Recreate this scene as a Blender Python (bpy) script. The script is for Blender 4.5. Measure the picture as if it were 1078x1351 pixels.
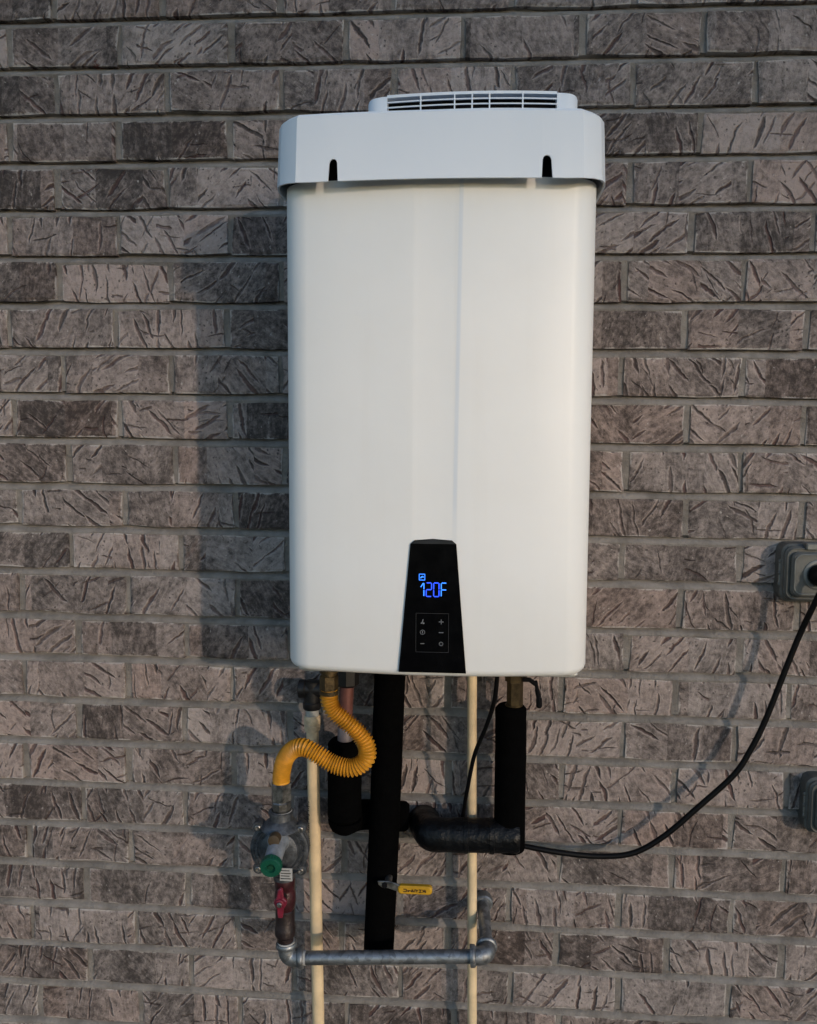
import bpy, math, random
from mathutils import Vector, Matrix, Quaternion, noise
R = math.radians
scene = bpy.context.scene
COL = scene.collection
for o in list(bpy.data.objects): bpy.data.objects.remove(o)

# ------------------------------------------------------------------ camera
cam_d = bpy.data.cameras.new('camera'); cam = bpy.data.objects.new('camera', cam_d); COL.objects.link(cam)
cam.matrix_world = Matrix(((0.99749264, -0.01085656, 0.06993264, 0.10558),
                           (0.07060810, 0.08579954, -0.99380729, -1.50040),
                           (0.00478914, 0.99625327, 0.08635097, 1.48037), (0, 0, 0, 1)))
cam_d.sensor_fit = 'HORIZONTAL'; cam_d.sensor_width = 36.0; cam_d.lens = 36.0*1100/1078
cam_d.clip_start = 0.02; cam_d.clip_end = 2000
scene.camera = cam
# ------------------------------------------------------------------ sky, sun, exposure
SUN_AZ, SUN_EL = R(39), R(11.5)            # azimuth measured from the wall's outward normal towards +X
sun_dir = Vector((math.sin(SUN_AZ)*math.cos(SUN_EL), -math.cos(SUN_AZ)*math.cos(SUN_EL), math.sin(SUN_EL)))
world = bpy.data.worlds.new('World'); scene.world = world; world.use_nodes = True
wn = world.node_tree.nodes; wl = world.node_tree.links
sky = wn.new('ShaderNodeTexSky'); sky.sky_type = 'NISHITA'; sky.sun_disc = False
sky.sun_elevation = SUN_EL; sky.sun_rotation = math.atan2(sun_dir.x, sun_dir.y)
sky.air_density = 1.0; sky.dust_density = 0.4; sky.ozone_density = 2.2
wl.new(sky.outputs[0], wn['Background'].inputs[0]); wn['Background'].inputs[1].default_value = 0.15
sun_l = bpy.data.lights.new('sun', 'SUN'); sun = bpy.data.objects.new('sun', sun_l); COL.objects.link(sun)
sun_l.energy = 0.98; sun_l.angle = R(1.0); sun_l.color = (1.0, 0.81, 0.65)
sun.location = sun_dir*6; sun.rotation_euler = sun_dir.to_track_quat('Z', 'Y').to_euler()
scene.view_settings.view_transform = 'Standard'; scene.view_settings.look = 'None'
scene.view_settings.gamma = 1.0; scene.view_settings.use_curve_mapping = False
scene.view_settings.exposure = 0.66
scene.cycles.max_bounces = 5; scene.cycles.diffuse_bounces = 3; scene.cycles.glossy_bounces = 2

# ------------------------------------------------------------------ helpers
rng = random.Random(7)
def tag(o, label=None, cat=None, group=None, kind=None):
    if label: o['label'] = label
    if cat: o['category'] = cat
    if group: o['group'] = group
    if kind: o['kind'] = kind
    return o
def thing(name, loc, label, cat, group=None):
    o = bpy.data.objects.new(name, None); COL.objects.link(o); o.location = loc
    o.empty_display_size = .02
    return tag(o, label, cat, group)
def origin(p):
    v = Vector((0, 0, 0))
    while p is not None: v += Vector(p.location); p = p.parent
    return v
class MB:
    """collects vertices in world coordinates; build() links them as one mesh"""
    def __init__(s): s.v = []; s.f = []
    def add(s, vs, fs):
        n = len(s.v); s.v += [tuple(v) for v in vs]; s.f += [tuple(i+n for i in f) for f in fs]; return s
    def box(s, x0, x1, y0, y1, z0, z1, bev=0.0):
        if bev <= 0:
            return s.add([(x, y, z) for z in (z0, z1) for y in (y0, y1) for x in (x0, x1)],
                         [(0,2,3,1),(4,5,7,6),(0,1,5,4),(2,6,7,3),(0,4,6,2),(1,3,7,5)])
        b = bev; vs = []; 
        rings = [(z0, b), (z0+b, 0), (z1-b, 0), (z1, b)]
        def ring(i):
            return [(x0+b+i,y0+i),(x1-b-i,y0+i),(x1-i,y0+b+i),(x1-i,y1-b-i),(x1-b-i,y1-i),(x0+b+i,y1-i),(x0+i,y1-b-i),(x0+i,y0+b+i)]
        for z, i in rings: vs += [(x, y, z) for x, y in ring(i)]
        fs = [tuple(range(7, -1, -1)), tuple(range(24, 32))]
        for r in range(3):
            for k in range(8): fs.append((r*8+k, r*8+(k+1) % 8, r*8+8+(k+1) % 8, r*8+8+k))
        return s.add(vs, fs)
    def sweep(s, pts, rad, seg=16, caps=True, phase=0.0):
        pts = [Vector(p) for p in pts]; n = len(pts)
        rad = rad if hasattr(rad, '__len__') else [rad]*n
        tans = [(pts[min(i+1, n-1)]-pts[max(i-1, 0)]) for i in range(n)]
        for i in range(n):
            if tans[i].length < 1e-9: tans[i] = tans[i-1].copy() if i else Vector((0, 0, 1))
            tans[i].normalize()
        up = Vector((0, 1, 0)) if abs(tans[0].y) < .9 else Vector((1, 0, 0))
        a = (up - tans[0]*up.dot(tans[0])).normalized(); vs = []
        for i in range(n):
            if i: a = (tans[i-1].rotation_difference(tans[i]) @ a); a = (a-tans[i]*a.dot(tans[i])).normalized()
            b = tans[i].cross(a)
            for k in range(seg):
                t = 2*math.pi*k/seg+phase; vs.append(pts[i]+(a*math.cos(t)+b*math.sin(t))*rad[i])
        fs = [(i*seg+k, i*seg+(k+1) % seg, (i+1)*seg+(k+1) % seg, (i+1)*seg+k) for i in range(n-1) for k in range(seg)]
        if caps: fs += [tuple(range(seg-1, -1, -1)), tuple((n-1)*seg+k for k in range(seg))]
        return s.add(vs, fs)
    def lathe(s, base, axis, prof, seg=24, phase=0.0):
        """prof: (distance along axis, radius)"""
        base = Vector(base); ax = Vector(axis).normalized()
        up = Vector((0, 0, 1)) if abs(ax.z) < .9 else Vector((1, 0, 0))
        a = (up-ax*up.dot(ax)).normalized(); b = ax.cross(a); vs = []
        for d, r in prof:
            for k in range(seg):
                t = 2*math.pi*k/seg+phase; vs.append(base+ax*d+(a*math.cos(t)+b*math.sin(t))*max(r, 1e-5))
        n = len(prof)
        fs = [(i*seg+k, i*seg+(k+1) % seg, (i+1)*seg+(k+1) % seg, (i+1)*seg+k) for i in range(n-1) for k in range(seg)]
        fs += [tuple(range(seg-1, -1, -1)), tuple((n-1)*seg+k for k in range(seg))]
        return s.add(vs, fs)
    def prism(s, poly, y0, y1, bev=0.0):
        """poly: (x, z) outline counter-clockwise seen from -Y; y0 is the front"""
        n = len(poly)
        if bev > 0:
            cx = sum(p[0] for p in poly)/n; cz = sum(p[1] for p in poly)/n
            ins = []
            for i in range(n):
                p0, p1, p2 = Vector(poly[i-1]), Vector(poly[i]), Vector(poly[(i+1) % n])
                e1 = (p1-p0).normalized(); e2 = (p2-p1).normalized()
                nn = Vector((-e1.y-e2.y, e1.x+e2.x)); nn = nn.normalized()/max(.5, math.sqrt((1+e1.dot(e2))/2+1e-6)) if nn.length > 1e-6 else Vector((0, 0))
                ins.append((p1.x+nn.x*bev, p1.y+nn.y*bev))
            vs = [(x, y0, z) for x, z in ins]+[(x, y0+bev, z) for x, z in poly]+[(x, y1, z) for x, z in poly]; L = 3
        else:
            vs = [(x, y0, z) for x, z in poly]+[(x, y1, z) for x, z in poly]; L = 2
        fs = [tuple(range(n)), tuple((L-1)*n+k for k in range(n-1, -1, -1))]
        for l in range(L-1): fs += [(l*n+k, (l+1)*n+k, (l+1)*n+(k+1) % n, l*n+(k+1) % n) for k in range(n)]
        return s.add(vs, fs)
    def build(s, name, m, parent=None, smooth=35):
        o = obj(name, s.v, s.f, m, parent, smooth); return o
def obj(name, vs, fs, m, parent=None, smooth=35):
    og = origin(parent)
    me = bpy.data.meshes.new(name); me.from_pydata([tuple(Vector(v)-og) for v in vs], [], fs); me.update()
    o = bpy.data.objects.new(name, me); COL.objects.link(o); o.parent = parent
    me.materials.append(m)
    import bmesh
    bm = bmesh.new(); bm.from_mesh(me); bmesh.ops.recalc_face_normals(bm, faces=bm.faces)
    if smooth:
        for f in bm.faces: f.smooth = True
        for e in bm.edges:
            if len(e.link_faces) == 2 and e.calc_face_angle(0) > R(smooth): e.smooth = False
    bm.to_mesh(me); bm.free()
    return o
def catmull(P, n=12):
    P = [Vector(p) for p in P]; Q = [P[0]*2-P[1]]+P+[P[-1]*2-P[-2]]; out = []
    for i in range(1, len(Q)-2):
        for k in range(n):
            t = k/n; p0, p1, p2, p3 = Q[i-1:i+3]
            out.append(.5*((2*p1)+(p2-p0)*t+(2*p0-5*p1+4*p2-p3)*t*t+(3*p1-p0-3*p2+p3)*t**3))
    return out+[P[-1]]
def resample(pts, step):
    out = [pts[0]]; acc = 0.0
    for a, b in zip(pts[:-1], pts[1:]):
        d = (b-a).length
        while acc+d >= step:
            t = (step-acc)/d; a = a.lerp(b, t); out.append(a); d = (b-a).length; acc = 0.0
        acc += d
    return out
def rounded_rect(x0, x1, z0, z1, r, n=5):
    out = []
    for cx, cz, a0 in ((x1-r, z0+r, -90), (x1-r, z1-r, 0), (x0+r, z1-r, 90), (x0+r, z0+r, 180)):
        for k in range(n+1):
            a = R(a0+90*k/n); out.append((cx+r*math.cos(a), cz+r*math.sin(a)))
    return out
# ------------------------------------------------------------------ node helper
class S:
    """a socket with arithmetic"""
    def __init__(s, nt, k): s.nt = nt; s.k = k
    def m(s, op, *a, clamp=False):
        n = s.nt.nodes.new('ShaderNodeMath'); n.operation = op; n.use_clamp = clamp
        for i, x in enumerate((s,)+a):
            if isinstance(x, S): s.nt.links.new(x.k, n.inputs[i])
            else: n.inputs[i].default_value = x
        return S(s.nt, n.outputs[0])
    def __add__(s, o): return s.m('ADD', o)
    __radd__ = __add__
    def __sub__(s, o): return s.m('SUBTRACT', o)
    def __rsub__(s, o): return s.m('MULTIPLY', -1.0).m('ADD', o)
    def __mul__(s, o): return s.m('MULTIPLY', o)
    __rmul__ = __mul__
    def __truediv__(s, o): return s.m('DIVIDE', o)
    def ramp(s, a, b):            # smooth 0..1 between a and b
        n = s.nt.nodes.new('ShaderNodeMapRange'); n.interpolation_type = 'SMOOTHSTEP'
        s.nt.links.new(s.k, n.inputs['Value']); n.inputs['From Min'].default_value = a; n.inputs['From Max'].default_value = b
        return S(s.nt, n.outputs[0])
class Mat:
    def __init__(s, name, rough=.5, metal=0.0, base=(.5, .5, .5)):
        s.mat = bpy.data.materials.new(name); s.mat.use_nodes = True; s.nt = s.mat.node_tree
        s.b = s.nt.nodes['Principled BSDF']; s.b.inputs['Roughness'].default_value = rough; s.b.inputs['Metallic'].default_value = metal
        s.b.inputs['Base Color'].default_value = (*base, 1)
    def n(s, t, **kw):
        x = s.nt.nodes.new(t)
        for k, v in kw.items(): setattr(x, k, v)
        return x
    def link(s, a, b): s.nt.links.new(a.k if isinstance(a, S) else a, b)
    def coord(s, which='Object'):
        return s.n('ShaderNodeTexCoord').outputs[which]
    def noise(s, vec, scale, detail=4, rough=.55, dist=0.0, color=False):
        x = s.n('ShaderNodeTexNoise'); s.link(vec, x.inputs['Vector']); x.inputs['Scale'].default_value = scale
        x.inputs['Detail'].default_value = detail; x.inputs['Roughness'].default_value = rough; x.inputs['Distortion'].default_value = dist
        return x.outputs['Color'] if color else S(s.nt, x.outputs['Fac'])
    def sep(s, vec):
        x = s.n('ShaderNodeSeparateXYZ'); s.link(vec, x.inputs[0]); return [S(s.nt, k) for k in x.outputs]
    def comb(s, *c):
        x = s.n('ShaderNodeCombineXYZ')
        for i, v in enumerate(c):
            if isinstance(v, S): s.link(v, x.inputs[i])
            else: x.inputs[i].default_value = v
        return x.outputs[0]
    def mix(s, fac, a, b, mode='MIX'):
        x = s.n('ShaderNodeMix', data_type='RGBA', blend_type=mode)
        for v, i in ((fac, 0), (a, 6), (b, 7)):
            if isinstance(v, tuple): x.inputs[i].default_value = (*v, 1) if len(v) == 3 else v
            elif isinstance(v, (int, float)): x.inputs[i].default_value = v
            else: s.link(v, x.inputs[i])
        return x.outputs[2]
    def bump(s, h, dist, strength=1.0):
        x = s.n('ShaderNodeBump'); s.link(h, x.inputs['Height']); x.inputs['Distance'].default_value = dist; x.inputs['Strength'].default_value = strength
        s.link(x.outputs[0], s.b.inputs['Normal'])
    def color(s, c): s.link(c, s.b.inputs['Base Color'])
    def rough(s, c): s.link(c, s.b.inputs['Roughness'])

# ------------------------------------------------------------------ materials
def simple(name, base, rough=.5, metal=0.0, var=.25, scale=60, bump=0.0, bscale=400, spec=None):
    """a colour with blotchy variation, uneven gloss and fine relief"""
    M = Mat(name, rough, metal, base); v = M.coord()
    n = M.noise(v, scale, 5, .6)
    dark = tuple(c*(1-var) for c in base); light = tuple(min(1, c*(1+var*.6)) for c in base)
    M.color(M.mix(n.ramp(.3, .7), dark, light))
    M.rough(n*(.25)+(rough-.12))
    if bump: M.bump(M.noise(v, bscale, 3), bump)
    if spec is not None: M.b.inputs['Specular IOR Level'].default_value = spec
    return M.mat
def brick_material():
    M = Mat('brick_clay', .85); nt = M.nt
    oi = M.n('ShaderNodeObjectInfo'); rnd = S(nt, oi.outputs['Random'])
    tone, dn, wm = M.sep(oi.outputs['Color'])
    lx, ly, lz = M.sep(M.coord())
    ox = lx+rnd*37.31; oz = lz+rnd*11.7
    P = M.comb(ox, ly, oz)
    wc = M.noise(P, 34, 2, .6, color=True); wr, wg, wb = M.sep(wc)
    x = ox+(wr-.5)*.012; z = oz+(wg-.5)*.012
    def zone(size, seed):
        q = ((lx+rnd*1.7+seed)/size+(wb-.5)*.10).m('FLOOR')
        w = M.n('ShaderNodeTexWhiteNoise', noise_dimensions='2D'); M.link(M.comb(q, rnd*91.3+seed, 0.0), w.inputs['Vector'])
        return M.sep(w.outputs['Color'])
    n_w = M.noise(P, 150, 2, .6)
    def strokes(size, seed, su, sv, wid, spread, keep, dens):
        r, g, b = zone(size, seed)
        th = (r-.5)*spread
        c, s_ = th.m('COSINE'), th.m('SINE')
        u = (x*c+z*s_)/su+seed*7.7; v = (z*c-x*s_)/sv
        vo = M.n('ShaderNodeTexVoronoi', voronoi_dimensions='2D', feature='F1'); vo.inputs['Scale'].default_value = 1; vo.inputs['Randomness'].default_value = .7
        M.link(M.comb(u, v, 0.0), vo.inputs['Vector'])
        px, py, _ = M.sep(vo.outputs['Position']); cr, cg, cb = M.sep(vo.outputs['Color'])
        du = u-px; dv = v-py
        du2 = (du+(cg-.5)*1.3*dv*dv+(cb-.5)*.35*dv).m('ABSOLUTE')
        q = dv*(1.9+cg*.9); w = (1.0-q*q*q*q).m('MAXIMUM', 0.0)*(.6+cr*.6+(n_w-.5)*.9)*wid
        mask = ((w-du2)/(wid*.7)).m('MINIMUM', 1.0).m('MAXIMUM', 0.0)
        ridge = ((w+wid*.55-du2)/(wid*.4)).m('MINIMUM', 1.0).m('MAXIMUM', 0.0)*(w/(wid*.3)).m('MINIMUM', 1.0)
        pres = (cr*7.13).m('FRACT')
        lim = keep+(g-.5)*.9+dens
        pp = (lim-pres).ramp(-.02, .02)*(.6+cb*.4)
        return mask*pp, g, b, u, v, (ridge*pp-mask*pp).m('MAXIMUM', 0.0)
    dens = (tone-.52)*.8+(dn-.5)*.75
    s1, g1, b1, u1, v1, e1 = strokes(.088, .31, .027, .076, .150, 2.2, .76, dens)
    s2, g2, b2, u2, v2, e2 = strokes(.067, 1.73, .042, .060, .062, 4.2, .48, dens)
    gouge = s1.m('MAXIMUM', s2*.8)
    n_big = M.noise(P, 17, 3, .6); n_mid = M.noise(P, 85, 5, .72); n_fine = M.noise(P, 520, 2, .6)
    drag = M.noise(M.comb(u1*.9, v1*.55, lx*0.0), 3.4, 4, .7, 1.2)
    vo = M.n('ShaderNodeTexVoronoi', feature='F1'); vo.inputs['Scale'].default_value = 150; vo.inputs['Randomness'].default_value = 1; M.link(M.comb(ox+(n_mid-.5)*.010, ly, oz+(n_fine-.5)*.010), vo.inputs['Vector'])
    pr, pg, pb = M.sep(vo.outputs['Color'])
    pore = (S(nt, vo.outputs['Distance'])-pr*.22).ramp(.18, .02)*pg.ramp(.56, .68)*n_big.ramp(.42, .56)
    fleck = (S(nt, vo.outputs['Distance'])-pb*.20).ramp(.16, .02)*pg.ramp(.16, .08)*drag.ramp(.48, .58)
    at = M.n('ShaderNodeAttribute'); at.attribute_name = 'edge'; edge = S(nt, at.outputs['Fac'])
    # tone of the clay face: brick by brick, panel by panel and blotch by blotch
    t = tone+(g1-.5)*.34+(n_big-.5)*.95+(n_mid-.5)*1.4+(drag-.5)*.8+e1*.30
    face = M.mix(t.ramp(.0, 1.05), (.046, .039, .037), (.365, .314, .294))
    warm = M.mix((b1.ramp(.4, 1.0)*.5+wm*.5), face, (.98, .87, .82), 'MULTIPLY')
    dusty = M.mix(((n_mid*.6+edge*n_big.ramp(.35, .65)*.55+n_fine*.25+drag*.25+e1*.12).ramp(.70, .96)*.72+fleck*.6).m('MINIMUM', .8), warm, (.47, .435, .41))
    groove = M.mix(b2, (.044, .033, .031), (.082, .040, .037))
    c1 = M.mix(gouge*.94, dusty, groove)
    c2 = M.mix(pore*.8, c1, (.030, .025, .024))
    vr = M.n('ShaderNodeTexVoronoi', feature='F1'); vr.inputs['Scale'].default_value = 7.0; M.link(M.comb(x*1.0, ly, z), vr.inputs['Vector'])
    rr, rg, rb = M.sep(vr.outputs['Color'])
    red = (S(nt, vr.outputs['Distance'])+(n_mid-.5)*.16).ramp(.068, .052)*rr.ramp(.80, .82)*rnd.ramp(.50, .52)
    M.color(M.mix(red*.85, c2, (.10, .020, .016)))
    h = (n_fine*.20)+(n_mid*(.85+edge*.9))-gouge*1.3
    M.bump(h, .0036, 1.0)
    M.b.inputs['Specular IOR Level'].default_value = .3
    M.rough(.92-n_mid*.12)
    return M.mat
def mortar_material():
    M = Mat('mortar', .9); v = M.coord()
    a = M.noise(v, 22, 5, .6); b = M.noise(v, 160, 5, .65); c = M.noise(v, 700, 2)
    col = M.mix(a.ramp(.3, .7), (.165, .150, .136), (.290, .266, .244))
    col = M.mix((b*.7+c*.3).ramp(.52, .75)*.4, col, (.36, .345, .32))
    M.color(M.mix((b+c*.3).ramp(.50, .42)*.6, col, (.09, .082, .074)))
    M.bump(b*.9+c*.5+a*.4, .0040, 1.0)
    return M.mat
def white_material(name, base, rough, streak, crease_sheen=False):
    M = Mat(name, rough, 0, base); v = M.coord(); x, y, z = M.sep(v)
    n = M.noise(v, 7, 4, .6); d = M.noise(v, 900, 2, .5); st = M.noise(M.comb(x*1.0, y, z*.05), 34, 4, .6)
    f = n.ramp(.35, .75)*.5+st.ramp(.5, .8)*.5
    c = M.mix(f*streak, base, tuple(c*k for c, k in zip(base, (.86, .83, .78))))
    if crease_sheen:                                             # bluish sheen of the crease, painted down the front right of the middle
        d_ = (x-.0290-(z-.45)*.012+(st-.5)*.0016).m('ABSOLUTE'); sheen_mask = d_.ramp(.0042, .0012)*z.ramp(.21, .30)*(.35+n*.5)
        c = M.mix(sheen_mask, c, (.60, .655, .73))
    M.color(c)
    M.rough(n*.15+(rough-.07)); M.bump(d*.25+n*3.0, .0005, .6)
    return M.mat
def galvanized_material():
    M = Mat('galvanized_steel', .42, .85); v = M.coord()
    vo = M.n('ShaderNodeTexVoronoi', feature='F1'); vo.inputs['Scale'].default_value = 110; M.link(v, vo.inputs['Vector'])
    r, g, b = M.sep(vo.outputs['Color']); n = M.noise(v, 60, 5, .65); f = M.noise(v, 300, 3)
    c = M.mix(r*.6+n*.4, (.11, .118, .126), (.36, .38, .40))
    M.color(M.mix(n.ramp(.56, .72)*.55, c, (.12, .105, .095)))
    M.rough(.34+n*.3); M.bump(n*.6+f*.3+g*.2, .0008, .7)
    return M.mat
def glow(name, col, strength):
    M = Mat(name, .4, 0, (0, 0, 0)); M.b.inputs['Emission Color'].default_value = (*col, 1); M.b.inputs['Emission Strength'].default_value = strength
    return M.mat
m_brick = brick_material(); m_mortar = mortar_material()
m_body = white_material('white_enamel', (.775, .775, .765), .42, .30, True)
m_cap = white_material('white_plastic', (.70, .745, .80), .45, .06)
m_plastic_grey = simple('grey_rail', (.55, .55, .53), .5)
m_dark = simple('dark_cavity', (.006, .006, .007), .9, var=.2, spec=.1)
m_panel = simple('gloss_black_plastic', (.0015, .0015, .002), .22, var=.2, spec=.12)
m_panel_edge = simple('satin_black_plastic', (.012, .013, .016), .40, spec=.4)
m_print = simple('grey_print', (.17, .178, .19), .6, var=.1)
m_frame_line = simple('button_outline', (.022, .022, .025), .5, spec=.3)
m_led = glow('blue_display', (.02, .075, 1.0), 1.5)
m_led2 = glow('pale_blue_display', (.035, .22, 1.0), 1.5)
m_foam = simple('black_foam', (.0016, .0016, .0017), .95, var=.3, scale=40, bump=.0012, bscale=120, spec=.03)
m_tape = simple('black_tape', (.0022, .0026, .0036), .46, var=.3, scale=30, bump=.005, bscale=48, spec=.26)
m_cpvc = simple('cream_pipe', (.70, .54, .335), .42, var=.16, scale=25, bump=.0002)
m_cpvc_dark = simple('cream_coupling', (.60, .47, .31), .5, var=.3, scale=90)
m_grey_band = simple('grey_primer', (.33, .33, .31), .6)
m_black_fit = simple('black_fitting', (.007, .007, .008), .42, bump=.0004, spec=.35)
m_hose = simple('yellow_coated_steel', (.58, .265, .022), .36, var=.25, scale=45, bump=.0003)
m_brass = simple('brass', (.075, .052, .024), .48, .7, var=.5, scale=70, bump=.0005)
m_steel = simple('dull_steel', (.30, .29, .275), .33, .9, var=.6, scale=80, bump=.0006)
m_alu = simple('cast_aluminium', (.088, .094, .104), .46, .55, var=.5, scale=90, bump=.0009, bscale=350)
m_tower = simple('zinc_casting', (.25, .27, .30), .48, .4, var=.25, scale=90, bump=.0006)
m_iron = simple('dark_iron', (.022, .013, .013), .45, .3, var=.4, bump=.001, bscale=200)
m_maroon = simple('maroon_iron', (.040, .007, .010), .42, .1, var=.4, bump=.0007, bscale=200)
m_red = simple('crimson_handle', (.17, .012, .030), .42, var=.25, bump=.0003)
m_green = simple('green_cap', (.004, .072, .042), .45, var=.15)
m_green_dark = simple('green_recess', (.004, .05, .025), .5)
m_brown = simple('brown_plug', (.055, .035, .016), .6)
m_galv = galvanized_material()
m_ptfe = simple('white_thread_tape', (.40, .395, .38), .6)
m_copper = simple('aged_copper', (.15, .058, .048), .5, .35, var=.3, scale=40)
m_grey_copper = simple('sooty_copper', (.17, .145, .15), .5, .4, var=.3, scale=40)
m_yellow = simple('yellow_vinyl', (.50, .27, .012), .45, var=.15)
m_ink = simple('brown_print', (.05, .022, .006), .6)
m_cord = simple('black_rubber', (.0025, .0025, .003), .5, var=.2, spec=.14)
m_box = simple('grey_painted_metal', (.088, .092, .087), .48, .1, var=.2, scale=50, bump=.0005)
m_box_light = simple('grey_hinge', (.15, .155, .148), .45, .2, var=.2)
m_label = simple('white_label', (.36, .355, .345), .6, var=.2)

# ------------------------------------------------------------------ ground
def ground():
    M = Mat('lawn', .95); v = M.coord(); a = M.noise(v, .8, 5, .6); b = M.noise(v, 30, 5, .7)
    c = M.mix(a.ramp(.35, .65), (.045, .055, .028), (.085, .080, .055)); M.color(M.mix(b.ramp(.4, .7)*.5, c, (.12, .115, .09))); M.bump(b, .03)
    n = 24; vs = []; fs = []
    xs = [-600, -200, -60, -20]+[-8+i*(16/16) for i in range(17)]+[20, 60, 200, 600]
    ys = [-600, -200, -60, -20]+[-10+i*.5 for i in range(22)]+[1.0]
    for y in ys:
        for x in xs: vs.append((x, y, .02*noise.noise(Vector((x*.9, y*.9, 0))) if abs(x) < 9 and y > -9 else 0))
    w = len(xs)
    for j in range(len(ys)-1):
        for i in range(w-1): fs.append((j*w+i, j*w+i+1, (j+1)*w+i+1, (j+1)*w+i))
    tag(obj('ground', vs, fs, M.mat), kind='structure')
ground()

# ------------------------------------------------------------------ unseen tree, added to screen the low sun from the upper wall
def tree():
    D = 25.0; lat = 3.4; rg = random.Random(5)
    c = Vector((sun_dir.x, sun_dir.y, 0)).normalized()*D+Vector((math.cos(SUN_AZ), math.sin(SUN_AZ), 0))*lat
    t = thing('added_shade_tree', (c.x, c.y, 0), 'unseen leafy tree added across the yard to screen low sun from the brick wall', 'tree')
    bark = simple('bark', (.09, .07, .055), .9, var=.4, scale=6, bump=.03, bscale=12)
    zb = TREE_BASE
    mb = MB(); tr = [c+Vector((0, 0, -.1)), c+Vector((.05, 0, 2)), c+Vector((.1, .05, 4)), c+Vector((0, .1, zb+1)), c+Vector((.1, 0, zb+3.4))]
    mb.sweep(catmull(tr, 5), [.36-.28*i/20 for i in range(21)], 12)
    for k in range(9):
        a = 2*math.pi*k/9+rg.uniform(-.2, .2); r = rg.uniform(3.2, 5.2); z0 = rg.uniform(zb-.6, zb+1.6)
        e = c+Vector((math.cos(a)*r, math.sin(a)*r, z0+1.6)); m = c+Vector((math.cos(a)*r*.5, math.sin(a)*r*.5, z0+1.1))
        mb.sweep(catmull([c+Vector((0, 0, z0-.3)), m, e], 5), [.13-.011*i for i in range(11)], 7)
    mb.build('trunk', bark, t)
    lm = Mat('leaves', .6); n = lm.noise(lm.coord(), 1.2, 3); lm.color(lm.mix(n.ramp(.3, .7), (.035, .060, .018), (.085, .105, .035)))
    vs, fs = [], []
    for k in range(TREE_LEAVES):
        a = rg.uniform(0, 2*math.pi); r = 6.0*math.sqrt(rg.random()); u = rg.random()**1.3
        p = c+Vector((math.cos(a)*r, math.sin(a)*r, zb+1.6*(r/6)**2+.25*noise.noise(Vector((math.cos(a)*r*.9, math.sin(a)*r*.9, 3)))+u*(4.8-3.9*(r/6)**2)))
        q = Quaternion((rg.gauss(0, 1), rg.gauss(0, 1), rg.gauss(0, 1), rg.gauss(0, 1))).normalized(); s_ = rg.uniform(.07, .13)
        i = len(vs); vs += [tuple(p+q@Vector(v)*s_) for v in ((-1, 0, 0), (0, -.55, .1), (1, 0, 0), (0, .55, .1))]; fs.append((i, i+1, i+2, i+3))
    og = Vector((c.x, c.y, 0)); me = bpy.data.meshes.new('crown'); me.from_pydata([tuple(Vector(v)-og) for v in vs], [], fs); me.materials.append(lm.mat)
    o = bpy.data.objects.new('crown', me); COL.objects.link(o); o.parent = t
TREE_BASE, TREE_LEAVES = 6.60, 13000
tree()

# ------------------------------------------------------------------ brick wall
BL, CH = .2032, .08202                      # one brick and its joint; one course
TILT = .0063                                # the courses fall a little to the right
ZA = 2.2152-.0045; XA = -.7371
ROW_DX = [-3,15,0,12,-3,7,-3,0,-4,4,3,9,6,8,14,2,9,3,12,6,12,6,17,11]
ROW_DZ = [.5,1.2,.6,2.,.5,.6,-.9,-1.3,-.7,-.8,-3.5,-1.3,.3,-3.2,-1.3,-.6,-.9,-1.1,-.7,1.8,1.2,1.,2.5,3.2]
TONES = {1:'0:-.3 1:.2 3:.4 4:-.1 5:-.4 6:.1', 2:'-1:-.5 0:.1 1:.1 5:-.3', 3:'0:.1 1:-.8 5:-.3 6:.5', 4:'-1:-.6 0:-.8 1:.1 5:-.2',
 5:'0:-.1 1:.2 2:-.3 5:.3 6:-.6', 6:'-1:-.2 0:.6 1:-.2 5:-.4 6:.3', 7:'0:-.1 1:.2 2:-.2 5:-.3 6:-.2', 8:'-1:-.3 0:0 1:-.3 5:-.3 6:-.3 4:.1',
 9:'0:-.7 1:.4 2:-.4 5:-.2 6:.2 7:-.4', 10:'-1:0 0:0 1:.1 5:0 6:.2', 11:'0:-.3 1:-.1 2:-.3 5:-.5 6:.1', 12:'-1:-.2 0:.2 1:.1 5:0',
 13:'0:.1 1:.2 2:-.5 5:0 6:.2', 14:'-1:.1 0:0 1:-.1 4:-.2 5:-.1 6:-.1', 15:'0:.2 1:.2 2:-.1 4:-.2 5:.2 6:.2 7:-.2', 16:'-1:.3 0:-.5 1:.4 4:.2 5:-.1 6:.2',
 17:'-1:.2 0:.3 1:.2 2:0 5:.3 6:.2', 18:'-1:-.3 0:-.2 1:0 4:0 5:.1 6:.1', 19:'0:0 1:.1 5:-.1 6:-.1 7:0', 20:'-1:-.1 0:-.2 1:0 4:.2 5:-.1 6:.2',
 21:'0:.2 1:.2 2:.1 5:-.3 6:.2', 22:'0:.1 1:.2 5:.1 6:-.1', 23:'0:.1 1:.1 2:0'}
TONES = {r: {int(k.split(':')[0]): float(k.split(':')[1]) for k in s.split()} for r, s in TONES.items()}
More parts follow.
